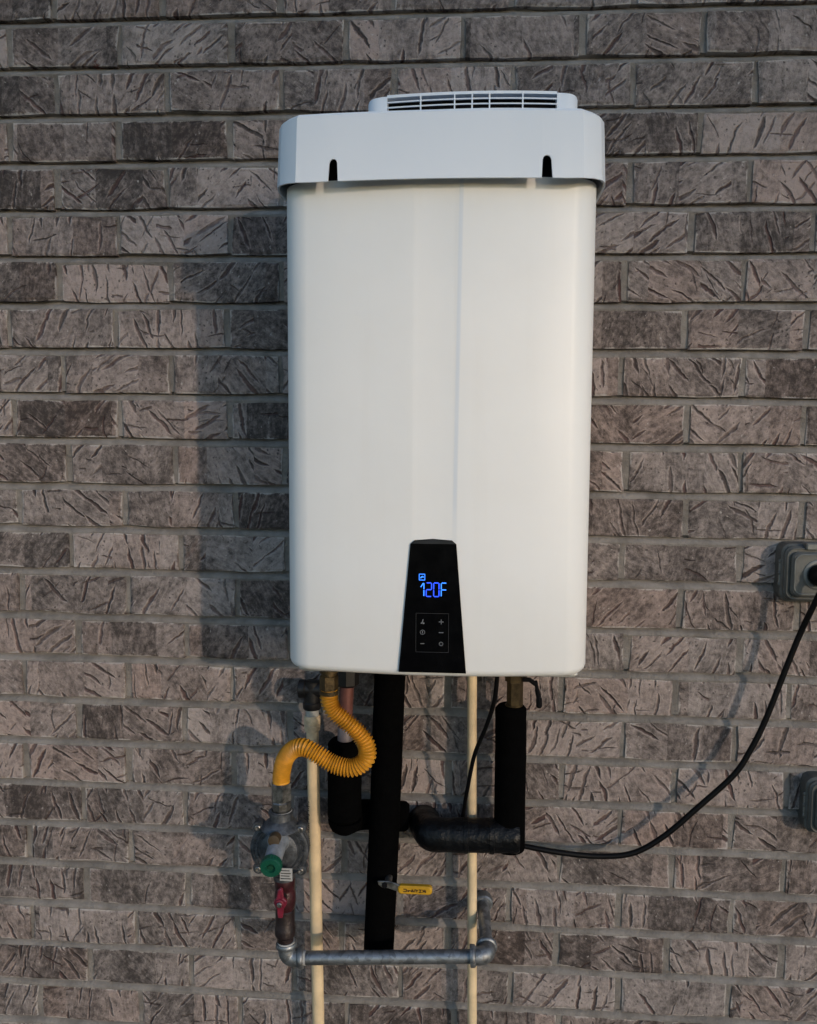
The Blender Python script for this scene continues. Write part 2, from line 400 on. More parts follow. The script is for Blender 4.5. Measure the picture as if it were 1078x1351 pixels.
def brick_geo(hx, hz, rg):
    """front of the brick at y = 0, uneven arrises; 48 triangles"""
    per = []
    for x, z in ((-1,-1),(-.33,-1),(.33,-1),(1,-1),(1,0),(1,1),(.33,1),(-.33,1),(-1,1),(-1,0)):
        jx = rg.uniform(-.0024, .0014); jz = rg.uniform(-.0022, .0010)
        if abs(x) == 1 and abs(z) == 1: jx -= rg.random()**3*.004; jz -= rg.random()**3*.003
        per.append((x*hx+(math.copysign(jx, x) if abs(x) == 1 else 0), z*hz+(math.copysign(1, z)*jz if abs(z) == 1 else 0)))
    n = len(per); ins = []
    for x, z in per:
        d = rg.uniform(.0035, .0065); ins.append((x-math.copysign(d, x) if abs(x) > hx*.6 else x, z-math.copysign(d, z) if abs(z) > hz*.6 else z))
    vs = [(x, rg.uniform(-.0006, .0008), z) for x, z in ins]+[(x, rg.uniform(.0016, .0032), z) for x, z in per]+[(x, .05, z) for x, z in per]
    fs = [tuple(range(n))]
    for l in (0, 1): fs += [(l*n+k, (l+1)*n+k, (l+1)*n+(k+1) % n, l*n+(k+1) % n) for k in range(n)]
    return vs, fs, [0.0]*n+[1.0]*n+[1.0]*n
def finish_brick(me, edges):
    a = me.attributes.new('edge', 'FLOAT', 'POINT'); a.data.foreach_set('value', edges); me.materials.append(m_brick)
wall = thing('brick_wall', (0, 0, 0), 'grey brown brick house wall with gouged brick faces and pale mortar joints', 'wall')
rows = range(-8, 27); cand = []
row_z = {}
for r in rows:
    z1 = ZA-(r-1)*CH; z0 = ZA-r*CH                  # course r lies between its upper and lower bed joint
    dz = lambda i: ROW_DZ[i]*.001 if 0 <= i < 24 else 0.0
    row_z[r] = (z1+dz(r-1), z0+dz(r))
    if row_z[r][1] < .0: continue
    off = 0 if r % 2 else .5
    dx = ROW_DX[r]*.001 if 0 <= r < 24 else .006
    for j in range(-9, 17):
        xa = XA+(j+off)*BL+dx; xb = xa+BL
        cand.append((r, j, xa, xb))
def dist(c):                                        # how near the brick lies to the middle of the picture
    x = (c[2]+c[3])/2; z = sum(row_z[c[0]])/2
    return max(abs(x-.02)/.86, abs(z-1.36)/1.06)
cand.sort(key=dist)
jrng = random.Random(11)
jit = {}
def joint_x(r, j, x):                               # small slips of each head joint, shared by both neighbours
    if (r, j) not in jit: jit[(r, j)] = (random.Random(r*1000+j).uniform(-.004, .004), random.Random(r*1000+j+5).uniform(.0115, .0165))
    return x+jit[(r, j)][0], jit[(r, j)][1]/2
sv, sf, se = [], [], []
for i, (r, j, xa, xb) in enumerate(cand):
    rg = random.Random(r*977+j*31+3)
    a, wa = joint_x(r, j, xa); b, wb = joint_x(r, j+1, xb)
    x0, x1 = a+wa, b-wb; zt, zb = row_z[r]
    bj = rg.uniform(.0054, .0070); tj = rg.uniform(.0054, .0070)
    z0, z1 = zb+bj, zt-tj; cx, cz = (x0+x1)/2, (z0+z1)/2
    vs, fs, ed = brick_geo((x1-x0)/2, (z1-z0)/2, rg)
    yoff = rg.gauss(0, .0011); cz -= TILT*cx
    if i < 300:
        me = bpy.data.meshes.new('brick'); me.from_pydata(vs, [], fs); finish_brick(me, ed)
        o = bpy.data.objects.new('brick', me); COL.objects.link(o); o.parent = wall
        o.location = (cx, yoff, cz); o.rotation_euler = (rg.gauss(0, .006), TILT+rg.gauss(0, .003), rg.gauss(0, .004))
        t = TONES.get(r, {}).get(j); t = rg.gauss(0, .30) if t is None else t+rg.gauss(0, .04)
        o.color = (.50+t*(.27 if t < 0 else .44)-(.05 if r > 17 else 0), rg.random(), rg.random(), 1)
    else:
        n = len(sv); sv += [(x+cx, y+yoff, z+cz) for x, y, z in vs]; sf += [tuple(k+n for k in f) for f in fs]; se += ed
me = bpy.data.meshes.new('outer_bricks'); me.from_pydata(sv, [], sf); finish_brick(me, se)
o = bpy.data.objects.new('outer_bricks', me); COL.objects.link(o); o.parent = wall; o.color = (.5, .5, .5, 1); tag(o, kind='stuff')
# mortar: weathered bed joints (deep under the brick above, nearly flush with the brick below), flat head joints
def mortar():
    xs = [XA-8.6*BL+i*.011 for i in range(int(24.6*BL/.011))]; levels = []
    for r in rows:
        zt, zb = row_z[r]
        if zb < -.02: continue
        levels += [(zt-.0074, .0020), (zt-.0110, .0045), (zb+.0095, .0056), (zb+.0078, .0150), (zb+.0042, .0135), (zb+.0004, .0056), (zb-.0058, .0016)]
    vs = []; w = len(xs)
    for z, y in levels:
        for x in xs:
            q = noise.noise(Vector((x*70, z*70, 1)))*.0011+noise.noise(Vector((x*17, z*30, 5)))*.0012
            vs.append((x, y+q, z-TILT*x+noise.noise(Vector((x*24, z*9, 9)))*.0008))
    fs = [(j*w+i, j*w+i+1, (j+1)*w+i+1, (j+1)*w+i) for j in range(len(levels)-1) for i in range(w-1)]
    obj('mortar', vs, fs, m_mortar, wall, smooth=60)
mortar()

# ------------------------------------------------------------------ water heater
XC = .0615
heater = thing('water_heater', (XC, -.17, 1.115), 'tall white tankless water heater with black control panel mounted on the brick wall', 'water heater')
def body_profile():
    P = [(-.2225, -.03), (-.2225, -.262)]
    def arc(cx, cy, r, a0, a1, n): return [(cx+r*math.cos(R(a0+(a1-a0)*k/n)), cy+r*math.sin(R(a0+(a1-a0)*k/n))) for k in range(n+1)]
    left = arc(-.2225+.050, -.262, .050, 180, 255, 10)
    right = [(-x, y) for x, y in reversed(left)]
    fl = [(-.13, -.3172), (-.085, -.3220), (-.045, -.3248), (-.0345, -.3254), (-.0325, -.3254), (-.0275, -.3252), (-.0255, -.3251)]      # a shallow channel runs down the middle
    return P[:1]+[(-.2225, -.24)]+left+fl+[(0, -.3250)]+[(.0225, -.3249), (.0245, -.3250), (.0295, -.3255), (.0315, -.3255), (.047, -.3247), (.09, -.3217), (.13, -.3172)]+right+[(.2225, -.24), (.2225, -.03)]
prof = body_profile()
def inset(P, d):
    n = len(P); out = []
    for i in range(n):
        a, b, c = Vector(P[max(i-1, 0)]), Vector(P[i]), Vector(P[min(i+1, n-1)])
        t = (c-a).normalized(); nn = Vector((-t.y, t.x)); out.append((b.x+nn.x*d, b.y+nn.y*d))
    return out
B0, B1 = 1.1385, 1.8390
lv = [(B0, .014), (B0+.0012, .0085), (B0+.0038, .0042), (B0+.0075, .0014), (B0+.012, .0), (1.30, 0), (1.5, 0), (1.7, 0), (B1, 0)]
vs = []; n = len(prof)
for z, d in lv: vs += [(XC+x, y, z) for x, y in inset(prof, d)]
fs = [(l*n+k, l*n+k+1, (l+1)*n+k+1, (l+1)*n+k) for l in range(len(lv)-1) for k in range(n-1)]
fs += [tuple(range(n)), tuple((len(lv)-1)*n+k for k in range(n))]
fs += [(l*n, (l+1)*n, (l+1)*n+n-1, l*n+n-1) for l in range(len(lv)-1)]
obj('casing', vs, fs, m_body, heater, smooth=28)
vs = [(XC+x, y, z) for z in (1.8395, 1.912) for x, y in inset(prof, .006)]
obj('slot_shade_block', vs, [(k, k+1, n+k+1, n+k) for k in range(n-1)]+[tuple(range(n)), tuple(range(n, 2*n))], m_dark, heater, smooth=28)  # near-black block put in for the shade behind the cover slots
MB().box(XC-.216, XC+.216, -.235, -.022, 1.1180, 1.1384, .004).build('base_tray', m_plastic_grey, heater)
MB().box(XC-.205, XC+.205, -.225, -.03, 1.1160, 1.1183).build('underside_plate', m_dark, heater)
MB().box(XC-.12, XC+.12, -.029, -.002, 1.70, 1.76).build('wall_bracket', m_plastic_grey, heater)
# rain cover with two open slots
def cap():
    half = [(-.2290, -.05), (-.2300, -.16), (-.2310, -.25), (-.2305, -.272), (-.2275, -.291), (-.2205, -.308), (-.2090, -.322), (-.1925, -.3355)]
    front = [(-.17, -.3375), (-.1479, -.3395), (-.1333, -.3402), (-.07, -.3435), (-.03, -.3445), (0, -.3448), (.05, -.3440), (.09, -.3425), (.1360, -.3402), (.1520, -.3392), (.17, -.3375)]
    path = half+front+[(-x, y) for x, y in reversed(half)]
    ZB, ZT = 1.8300, 1.9215
    cols = []                                        # (x, y, bottom)
    slots = ((-.1406, .0068), (.1440, .0072))
    def ylin(x):
        F = [half[-1]]+front+[(-half[-1][0], half[-1][1])]
        for (xa, ya), (xb, yb) in zip(F[:-1], F[1:]):
            if xa <= x <= xb: return ya+(yb-ya)*(x-xa)/(xb-xa)
        return -.34
    for x, y in path:
        if any(abs(x-c) <= w+.001 for c, w in slots) and y < -.33: continue
        rise = max(0, (abs(x)-.19)/.04)*.007 if y < -.2 else .007
        cols.append((x, y, ZB+min(rise, .007)))
    for c, w in slots:
        cols.append((c-w, ylin(c-w), ZB)); cols.append((c+w, ylin(c+w), ZB))
        for k in range(9):
            u = -1+2*k/8; taper = .74
            cols.append((c+u*w*(.999 if k in (0, 8) else taper if False else 1), ylin(c+u*w), None, c, w, u))
    back_l = [c for c in cols if c[0] < -.19 and c[1] > -.335 and c[2] is not None]; 
    nl = len(half)
    left = cols[:nl]; 
    rest = [c for c in cols[nl:] if not (c[0] > .19)]; right = [c for c in cols if c[0] > .19]
    # order the front by x; inside a slot the plain bottom edge comes first on the left, last on the right
    def key(c):
        if len(c) == 3:
            for sc, sw in slots:
                if abs(c[0]-(sc-sw)) < 1e-9: return c[0]-1e-6
                if abs(c[0]-(sc+sw)) < 1e-9: return c[0]+1e-6
        return c[0]
    rest.sort(key=key)
    seq = left+rest+right
    def bottom(c):
        if c[2] is not None: return c[2]
        u = c[5]; return ZB+.0240+.0056*math.sqrt(max(0, 1-u*u))
    # slot sides lean in towards the top
    vs = []; n = len(seq); L = 6
    for i, c in enumerate(seq):
        zb = bottom(c); x, y = c[0], c[1]
        if c[2] is None: x = c[3]+(x-c[3])*.80
        zs = [zb]+[max(zb+.001*(k+1), ZB+(ZT-ZB)*t) for k, t in enumerate((.35, .55, .80, .96))]+[ZT]
        for k, z in enumerate(zs):
            d = 0 if k < 4 else (.0003 if k == 4 else .0035)
            fl = .0040*(1-(z-ZB)/(ZT-ZB))                        # the skirt flares a little
            q = Vector((c[0], c[1]+.12)); q = q.normalized() if q.length > 0 else Vector((0, -1))
            xx = x if k == 0 or c[2] is not None else x+(c[0]-x)*min(1, k/3)
            vs.append((XC+xx-q.x*d+q.x*fl, y-q.y*d+q.y*fl, z))
    fs = [(i*L+k, (i+1)*L+k, (i+1)*L+k+1, i*L+k+1) for i in range(n-1) for k in range(L-1)]
    fs.append(tuple(i*L+L-1 for i in range(n)))                  # top
    o = obj('rain_cover', vs, fs, m_cap, heater, smooth=14)
    md = o.modifiers.new('thickness', 'SOLIDIFY'); md.thickness = .0028; md.offset = -1
    dg = bpy.context.evaluated_depsgraph_get(); me = bpy.data.meshes.new_from_object(o.evaluated_get(dg)); o.modifiers.clear(); o.data = me; me.name = 'rain_cover'
    import bmesh
    bm = bmesh.new(); bm.from_mesh(me)
    for e in bm.edges: e.smooth = not (len(e.link_faces) != 2 or e.calc_face_angle(0) > R(14))
    bm.to_mesh(me); bm.free()
    return o
rain = cap()
# vent grille on top
def vent():
    XV = .1065
    def fy(x): return -.2800+.0125*((x-XV)/.15)**2 
    def strip(mb, xa, xb, z0, z1, depth=.012, out=0.0, n=16, tilt=0.0):
        vs = []
        for i in range(n+1):
            x = xa+(xb-xa)*i/n; y = fy(x)-out
            vs += [(x, y, z0), (x, y+depth, z0+tilt), (x, y+depth, z1+tilt), (x, y, z1)]
        fs = [(i*4+k, i*4+(k+1) % 4, (i+1)*4+(k+1) % 4, (i+1)*4+k) for i in range(n) for k in range(4)]+[(0, 1, 2, 3), tuple(n*4+k for k in (3, 2, 1, 0))]
        return mb.add(vs, fs)
    zt = 1.9690; z_ = 1.9195; xl, xr = -.0438, .2568
    def end(sx):
        e = xl if sx < 0 else xr; inner = -.0140 if sx < 0 else .2255
        pts = [(inner, fy(inner))]
        for k in range(8):
            a = R(90*k/7); r = .022; cx = e-sx*r*-1 if False else e-sx*r
            pts.append((cx+sx*r*math.sin(a), fy(cx)+r*(1-math.cos(a))))
        pts += [(e, -.06), (inner, -.06)]
        vs = []; n = len(pts)
        for z, d in ((z_, 0), (zt-.006, 0), (zt-.002, .0012), (zt, .005)):
            for x, y in pts:
                yy = y+d if y < -.1 else y; xx = x-sx*d if abs(x-inner) > .008 else x; vs.append((xx, yy, z))
        fs = [(l*n+k, l*n+(k+1) % n, (l+1)*n+(k+1) % n, (l+1)*n+k) for l in range(3) for k in range(n)]+[tuple(range(n)), tuple(3*n+k for k in range(n))]
        return vs, fs
    mb = MB()
    for sx in (-1, 1): mb.add(*end(sx))
    strip(mb, -.0141, .2256, zt-.0042, zt-.0003, .22)
    v = mb.build('vent_hood', m_cap, heater, smooth=40)
    strip(MB(), -.0141, .2256, z_, zt-.0045, .004, -.020).build('vent_cavity', m_dark, v)
    for k in range(5):
        z = zt-.0042-.0071*(k+1); strip(MB(), -.0141, .2256, z, z+.0017, .0015, .0004).build('slat', m_cap, v)
    for x in (.034, .082, .1066, .131, .1775): strip(MB(), x-.0010, x+.0010, z_, zt-.0042, .004, .0012, n=1).build('bar', m_cap, v)
vent()
# control panel
def panel():
    YF = -.3276
    poly = [(.0098, 1.1470), (.1067, 1.1470), (.0912, 1.3330), (.0850, 1.3385), (.0580, 1.3405), (.0318, 1.3385), (.0258, 1.3330)]
    p = MB().prism(poly, YF, -.316, .0).build('control_panel', m_panel, heater, smooth=20)
    MB().prism([(.0275, 1.3335), (.0895, 1.3335), (.0846, 1.3376), (.0580, 1.3394), (.0322, 1.3376)], YF-.0006, YF+.001).build('top_bevel', m_panel_edge, p)
    yb = YF-.0006; yl = -.0004+yb
    def segm(mb, x0, z0, x1, z1, w, y=yb):
        a = Vector((x0, z0)); b = Vector((x1, z1)); t = (b-a).normalized(); nn = Vector((-t.y, t.x))*w/2; e = t*w*.35
        q = [a-e*-1, a+nn+e*0, b+nn, b-e*-1 if False else b, b-nn, a-nn]
        q = [a-t*w*.4, a-nn, b-nn, b+t*w*.4, b+nn, a+nn]
        mb.prism([(v.x, v.y) for v in q], y, YF+.0005)
    D = .0102; H = .0196; zb = 1.2580; w = .0013
    def digit(x0, segs, m, extra=()):
        mb = MB(); g = .0009; x1 = x0+D-.0026; zm = zb+H/2; zt = zb+H
        T = {'a': (x0+g, zt, x1-g, zt), 'd': (x0+g, zb, x1-g, zb), 'g': (x0+g, zm, x1-g, zm), 'f': (x0, zm+g, x0, zt-g), 'e': (x0, zb+g, x0, zm-g),
             'b': (x1, zm+g, x1, zt-g), 'c': (x1, zb+g, x1, zm-g)}
        for s_ in segs: segm(mb, *T[s_], w)
        for e in extra: segm(mb, *e, w)
        mb.build('digit', m, p, smooth=0)
    x = .0385
    digit(x-.0005, 'bc', m_led2, ((x+.0028, zb+H*.70, x+.0062, zb+H*.96),))
    digit(x+D*1.02, 'abged', m_led); digit(x+D*2.06, 'abcdef', m_led); digit(x+D*3.12, 'afeg', m_led2)
    mb = MB()
    for a, b, c, d in ((.0388, 1.2815, .0468, 1.2815), (.0468, 1.2815, .0468, 1.2900), (.0468, 1.2900, .0388, 1.2900), (.0388, 1.2900, .0388, 1.2815)): segm(mb, a, b, c, d, .0008)
    segm(mb, .0408, 1.2845, .0436, 1.2868, .0016); segm(mb, .0436, 1.2868, .0448, 1.2856, .0013)
    mb.build('status_icon', m_led2, p, smooth=0)
    mb = MB(); xa, xb, za, zc = .0345, .0812, 1.1772, 1.2335
    for a, b, c, d in ((xa, za, xb, za), (xb, za, xb, zc), (xb, zc, xa, zc), (xa, zc, xa, za)): segm(mb, a, b, c, d, .0006)
    mb.build('button_outline', m_frame_line, p, smooth=0)
    def icon(f):
        mb = MB(); f(mb); mb.build('button', m_print, p, smooth=0)
    def ring(mb, cx, cz, r, w, n=14):
        for k in range(n):
            a, b = 2*math.pi*k/n, 2*math.pi*(k+1)/n; segm(mb, cx+r*math.cos(a), cz+r*math.sin(a), cx+r*math.cos(b), cz+r*math.sin(b), w)
    X1, X2 = .0440, .0706; Z1, Z2, Z3 = 1.2215, 1.2060, 1.1895
    icon(lambda m: (segm(m, X1-.0022, Z1-.0026, X1-.0008, Z1-.0018, .0014), segm(m, X1-.0005, Z1-.0012, X1+.0008, Z1+.0030, .0012), segm(m, X1+.0005, Z1-.0024, X1+.0022, Z1-.0024, .0020)))
    icon(lambda m: (segm(m, X2-.0032, Z1, X2+.0032, Z1, .0009), segm(m, X2, Z1-.0032, X2, Z1+.0032, .0009)))
    icon(lambda m: (ring(m, X1, Z2, .0032, .0007), segm(m, X1, Z2-.0016, X1, Z2+.0014, .0011)))
    icon(lambda m: segm(m, X2-.0030, Z2, X2+.0030, Z2, .0009))
    icon(lambda m: segm(m, X1-.0026, Z3, X1+.0026, Z3, .0009))
    icon(lambda m: ring(m, X2, Z3, .0025, .0012))
panel()
# short pipe stubs under the heater
MB().lathe((-.1130, -.200, 1.114), (0, 0, -1), [(0, .0155), (.006, .0155), (.007, .0125), (.0135, .0125)], 20).build('gas_inlet', m_brass, heater)
b = MB().lathe((.1920, -.078, 1.1170), (0, 0, -1), [(0, .013), (.022, .013), (.023, .0175), (.052, .0175), (.053, .014), (.098, .014)], 6).build('cold_inlet_valve', m_brass, heater, smooth=20)
MB().sweep([(.1985, -.084, 1.070), (.216, -.087, 1.0705), (.2265, -.087, 1.063)], .0042, 8).build('valve_stem', m_dark, b)
mb = MB(); mb.sweep(catmull([(.2265, -.087, 1.069), (.2292, -.088, 1.053), (.2325, -.088, 1.037), (.2332, -.088, 1.022)], 5), [.003]*5+[.0042]*5+[.0052]*5+[.0035], 8)
mb.build('valve_tag', m_dark, b)
MB().lathe((-.0990, -.085, 1.1170), (0, 0, -1), [(0, .017), (.03, .017), (.032, .020), (.062, .020), (.066, .016)], 8).build('hot_outlet_nut', m_black_fit, heater, smooth=20)

# ------------------------------------------------------------------ gas line
hose = thing('gas_hose', (-.2037, -.15, .90), 'yellow corrugated gas hose bent in an S below the heater', 'hose')
path = catmull([(-.1130, -.200, 1.0790), (-.1125, -.200, 1.062), (-.1060, -.200, 1.0455), (-.0890, -.200, 1.0300), (-.0680, -.200, 1.0120), (-.0525, -.200, .9900), (-.0530, -.200, .9655), (-.0745, -.200, .9505),
                (-.1050, -.196, .9535), (-.1310, -.191, .9660), (-.1545, -.185, .9755), (-.1745, -.175, .9700), (-.1920, -.164, .9500), (-.2010, -.155, .9230), (-.2037, -.150, .9000)], 24)
pts = resample(path, .00062); pts = pts[:-1]
rad = [  .0151-.0042*abs(math.cos(math.pi*i/8.0))**1.5 if 6 < i < len(pts)-8 else .0136 for i in range(len(pts))]
MB().sweep(pts, rad, 24).build('corrugated_tube', m_hose, hose, smooth=80)
q = MB().lathe((-.1130, -.200, 1.0785), (0, 0, 1), [(0, .0135), (.001, .0150), (.0235, .0150), (.0245, .0135)], 6, R(15)).build('hex_nut', m_brass, hose, smooth=20)
MB().lathe((-.1130, -.200, 1.0710), (0, 0, 1), [(0, .0148), (.0075, .0148)], 24).build('collar', m_brass, q)
q = MB().lathe((-.2037, -.150, .9015), (0, 0, -1), [(0, .0150), (.002, .0178), (.0300, .0178), (.0320, .0160)], 6, R(10)).build('hex_nut', m_steel, hose, smooth=20)
MB().lathe((-.2037, -.150, .9060), (0, 0, -1), [(0, .0146), (.005, .0150)], 24).build('collar', m_hose, q)

reg = thing('gas_regulator', (-.2065, -.15, .786), 'round grey cast metal gas regulator with green screw cap', 'gas regulator')
C0 = Vector((-.2065, -.150, .786))
def regulator():
    b = MB().lathe(C0+Vector((0, .030, 0)), (0, -1, 0), [(0, .020), (.004, .032), (.014, .041), (.022, .0445), (.0225, .0500), (.0290, .0505), (.0300, .0490), (.0305, .0505), (.0365, .0500), (.0375, .0462),
        (.0392, .0455), (.0392, .0436), (.0378, .0430), (.0378, .0405), (.0408, .0398), (.0408, .0370), (.0390, .0362), (.0390, .0340), (.0435, .0325), (.0455, .0285), (.0465, .0240), (.0470, .0180), (.0472, .0)], 48)
    for sx, sz in ((-1, 1), (1, 1), (-1, -1), (1, -1)):
        a = Vector((C0.x+sx*.0365, -.150, C0.z+sz*.0365)); b.lathe((a.x, -.138, a.z), (0, -1, 0), [(0, .0090), (.0015, .0100), (.017, .0100), (.0185, .0090)], 16)
    for k in range(30):                                        # cast ribs round the cover
        a = 2*math.pi*k/30; c = C0+Vector((math.cos(a)*.0410, -.0095, math.sin(a)*.0410)); b.box(c.x-.0011, c.x+.0011, c.y-.0012, c.y+.003, c.z-.0011, c.z+.0011)
    b.lathe((-.2045, -.150, .822), (0, 0, 1), [(0, .034), (.010, .026), (.015, .0195), (.024, .0190), (.0250, .0210), (.0290, .0210), (.0300, .0180), (.0310, .0180)], 28)   # outlet hub
    b.lathe((-.2000, -.150, .752), (0, 0, -1), [(0, .030), (.008, .022), (.014, .0185), (.020, .0185)], 28)                     # inlet hub
    body = b.build('housing', m_alu, reg, smooth=40)
    for sx, sz in ((-1, 1), (1, 1), (-1, -1), (1, -1)):
        MB().lathe((C0.x+sx*.0365, -.1565, C0.z+sz*.0365), (0, -1, 0), [(0, .0052), (.0030, .0050), (.0038, .0040), (.0038, .0024), (.0020, .0022), (.0020, 0)], 14).build('bolt', m_steel, reg)
    ax = Vector((.030, -1, -.16)).normalized(); p0 = Vector((-.2045, -.170, .806))
    t = MB().lathe(p0, ax, [(0, .0190), (.010, .0160), (.012, .0150), (.056, .0143), (.058, .0130)], 28).build('adjuster_tower', m_tower, reg)
    pr = []
    g = MB().lathe(p0+ax*.055, ax, [(0, .0150), (.0015, .0172), (.0120, .0172), (.0140, .0160), (.0142, .0082), (.0095, .0075), (.0094, 0)], 30)
    for k in range(24):
        a = 2*math.pi*k/24; u = Vector((1, 0, 0)); u = (u-ax*u.dot(ax)).normalized(); v = ax.cross(u); c = p0+ax*.0620+(u*math.cos(a)+v*math.sin(a))*.0170
        g.sweep([c-ax*.005, c+ax*.0055], .0009, 5)
    gc = g.build('screw_cap', m_green, reg, smooth=40)
    MB().lathe(p0+ax*.0646, ax, [(0, .0044), (.0030, .0044), (.0032, .0)], 6).build('cap_socket', m_green_dark, gc)
    MB().lathe((-.2062, -.194, .8205), (0, -1, 0), [(-.010, .0100), (.004, .0096), (.0045, .0078), (.0052, .0)], 22).build('vent_plug', m_brown, reg)
    lab = MB().box(-.2000, -.1790, -.1820, -.1806, .7440, .7660).build('name_plate', m_label, reg)
    for k in range(4): MB().box(-.1985, -.1815-.002*(k % 2), -.1824, -.1819, .7475+k*.0046, .7489+k*.0046).build('print_line', m_frame_line, lab)
    MB().lathe((-.2037, -.150, .850), (0, 0, 1), [(0, .0175), (.002, .0182), (.003, .0160)], 24).build('seal_ring', m_ptfe, reg)
regulator()
nip = MB().lathe((-.2037, -.150, .853), (0, 0, 1), [(0, .0150), (.004, .0165), (.014, .0165), (.016, .0145), (.019, .0145)], 8).build('outlet_adapter', m_steel, reg, smooth=20)

gv = thing('gas_shutoff_valve', (-.1985, -.15, .617), 'dark maroon gas shutoff valve with small crimson wing handle under the regulator', 'valve')
MB().lathe((-.1985, -.150, .7345), (0, 0, -1), [(0, .0165), (.002, .0172), (.018, .0172), (.020, .0160), (.0235, .0160), (.028, .0178), (.044, .0182), (.052, .0170), (.058, .0150)], 20).build('valve_body', m_maroon, gv)
MB().lathe((-.1988, -.150, .6770), (0, 0, -1), [(0, .0150), (.002, .0165), (.030, .0165), (.032, .0178), (.046, .0178), (.050, .0145), (.058, .0140)], 20).build('lower_nipple', m_iron, gv)
h = MB().prism([(-.2035, .6800), (-.1955, .6800), (-.1935, .6960), (-.1885, .7040), (-.1885, .7100), (-.1935, .7150), (-.1955, .7300), (-.1990, .7320), (-.2035, .7280), (-.2055, .7150), (-.2100, .7090), (-.2100, .7040), (-.2055, .6980)], -.1860, -.1800, .0016).build('wing_handle', m_red, gv, smooth=25)
MB().lathe((-.1992, -.186, .7065), (0, -1, 0), [(0, .0075), (.003, .0072), (.0035, .0060)], 20).build('handle_boss', m_red, h)
MB().lathe((-.1992, -.1893, .7065), (0, -1, 0), [(0, .0046), (.0030, .0046), (.0038, .0036)], 6).build('nut', m_steel, h)
MB().lathe((-.1992, -.182, .7065), (0, 1, 0), [(0, .0075), (.03, .0085)], 16).build('stem', m_iron, gv)

gp = thing('galvanized_gas_pipe', (-.02, -.15, .595), 'horizontal galvanized steel gas pipe with elbows crossing the cream pipes', 'pipe')
TZ = (.6065-.5893)/(.1188+.1587)
MB().sweep([(-.170, -.150, .5888), (-.02, -.150, .5978), (.126, -.150, .6066)], .0114, 24).build('straight_pipe', m_galv, gp)
def elbow(name, P, a, b, r=.0150, rim=.0183):
    """an elbow at P opening towards unit vectors a and b, with collars at both ends"""
    a = Vector(a).normalized(); b = Vector(b).normalized(); P = Vector(P); L = .027
    pts = [P+a*L]+[P+a*L*.55]+[P+(a*(1-t)**2+b*t**2)*L*.55*1.0 for t in [k/8 for k in range(1, 8)]]+[P+b*L*.55, P+b*L]
    e = MB().sweep(pts, [r*1.0]*len(pts), 24)
    for d in (a, b): e.lathe(P+d*(L-.0075), d, [(-.001, r), (.0005, rim-.001), (.002, rim), (.0075, rim), (.0090, rim-.001), (.0092, r*.8)], 24)
    return e.build(name, m_galv, gp, smooth=40)
elbow('elbow', (-.1955, -.150, .5880), (-.06, 0, 1), (1, 0, TZ))
elbow('elbow', (.1475, -.150, .6090), (-1, 0, -TZ), (0, 1, .07))
MB().sweep([(.1475, -.124, .6110), (.1450, -.06, .6200), (.1440, .006, .6260)], .0112, 24).build('wall_stub', m_galv, gp)
MB().lathe((.1442, -.020, .6236), (0, 1, .1), [(0, .0150), (.003, .0172), (.016, .0172), (.022, .0150)], 24).build('wall_coupling', m_galv, gp)
for x, dx in ((-.1695, .0065), (.1195, -.0060)): MB().lathe((x, -.150, .5888+(x+.17)*TZ), (1, 0, TZ), [(0, .0118), (abs(dx), .0121)], 20).build('thread_tape', m_ptfe, gp)
MB().lathe((-.1970, -.150, .6130), (0, 0, 1), [(0, .0150), (.006, .0148)], 20).build('thread_tape', m_ptfe, gp)

# ------------------------------------------------------------------ cream drain pipes
d1 = thing('cream_drain_pipe', (-.1600, -.060, .0), 'thicker cream plastic pipe with black tee on top left of the black pipes', 'pipe')
MB().sweep([(-.1670, -.060, .980), (-.1648, -.060, .8388), (-.1585, -.060, .4187), (-.1530, -.060, .0)], .0110, 24).build('pipe', m_cpvc, d1)
MB().lathe((-.1670, -.060, .9600), (0, 0, 1), [(0, .0130), (.002, .0142), (.0105, .0146), (.012, .0135), (.0135, .0148), (.0260, .0148), (.0280, .0130)], 24).build('coupling', m_cpvc_dark, d1)
MB().lathe((-.1670, -.060, .9870), (0, 0, 1), [(0, .0118), (.0180, .0118)], 24).build('grey_nipple', m_grey_band, d1)
t = MB().lathe((-.1670, -.060, 1.0000), (0, 0, 1), [(0, .0150), (.002, .0162), (.012, .0162), (.014, .0145), (.050, .0145)], 24)
t.lathe((-.1915, -.060, 1.0360), (1, 0, 0), [(0, .0110), (.0005, .0150), (.002, .0168), (.012, .0168), (.014, .0145), (.050, .0145)], 24)
t.build('tee', m_black_fit, d1)
MB().sweep(catmull([(-.144, -.060, 1.036), (-.130, -.062, 1.040), (-.122, -.068, 1.065), (-.120, -.075, 1.118)], 8), .0095, 16).build('drain_stub', m_black_fit, d1)
mb = MB()
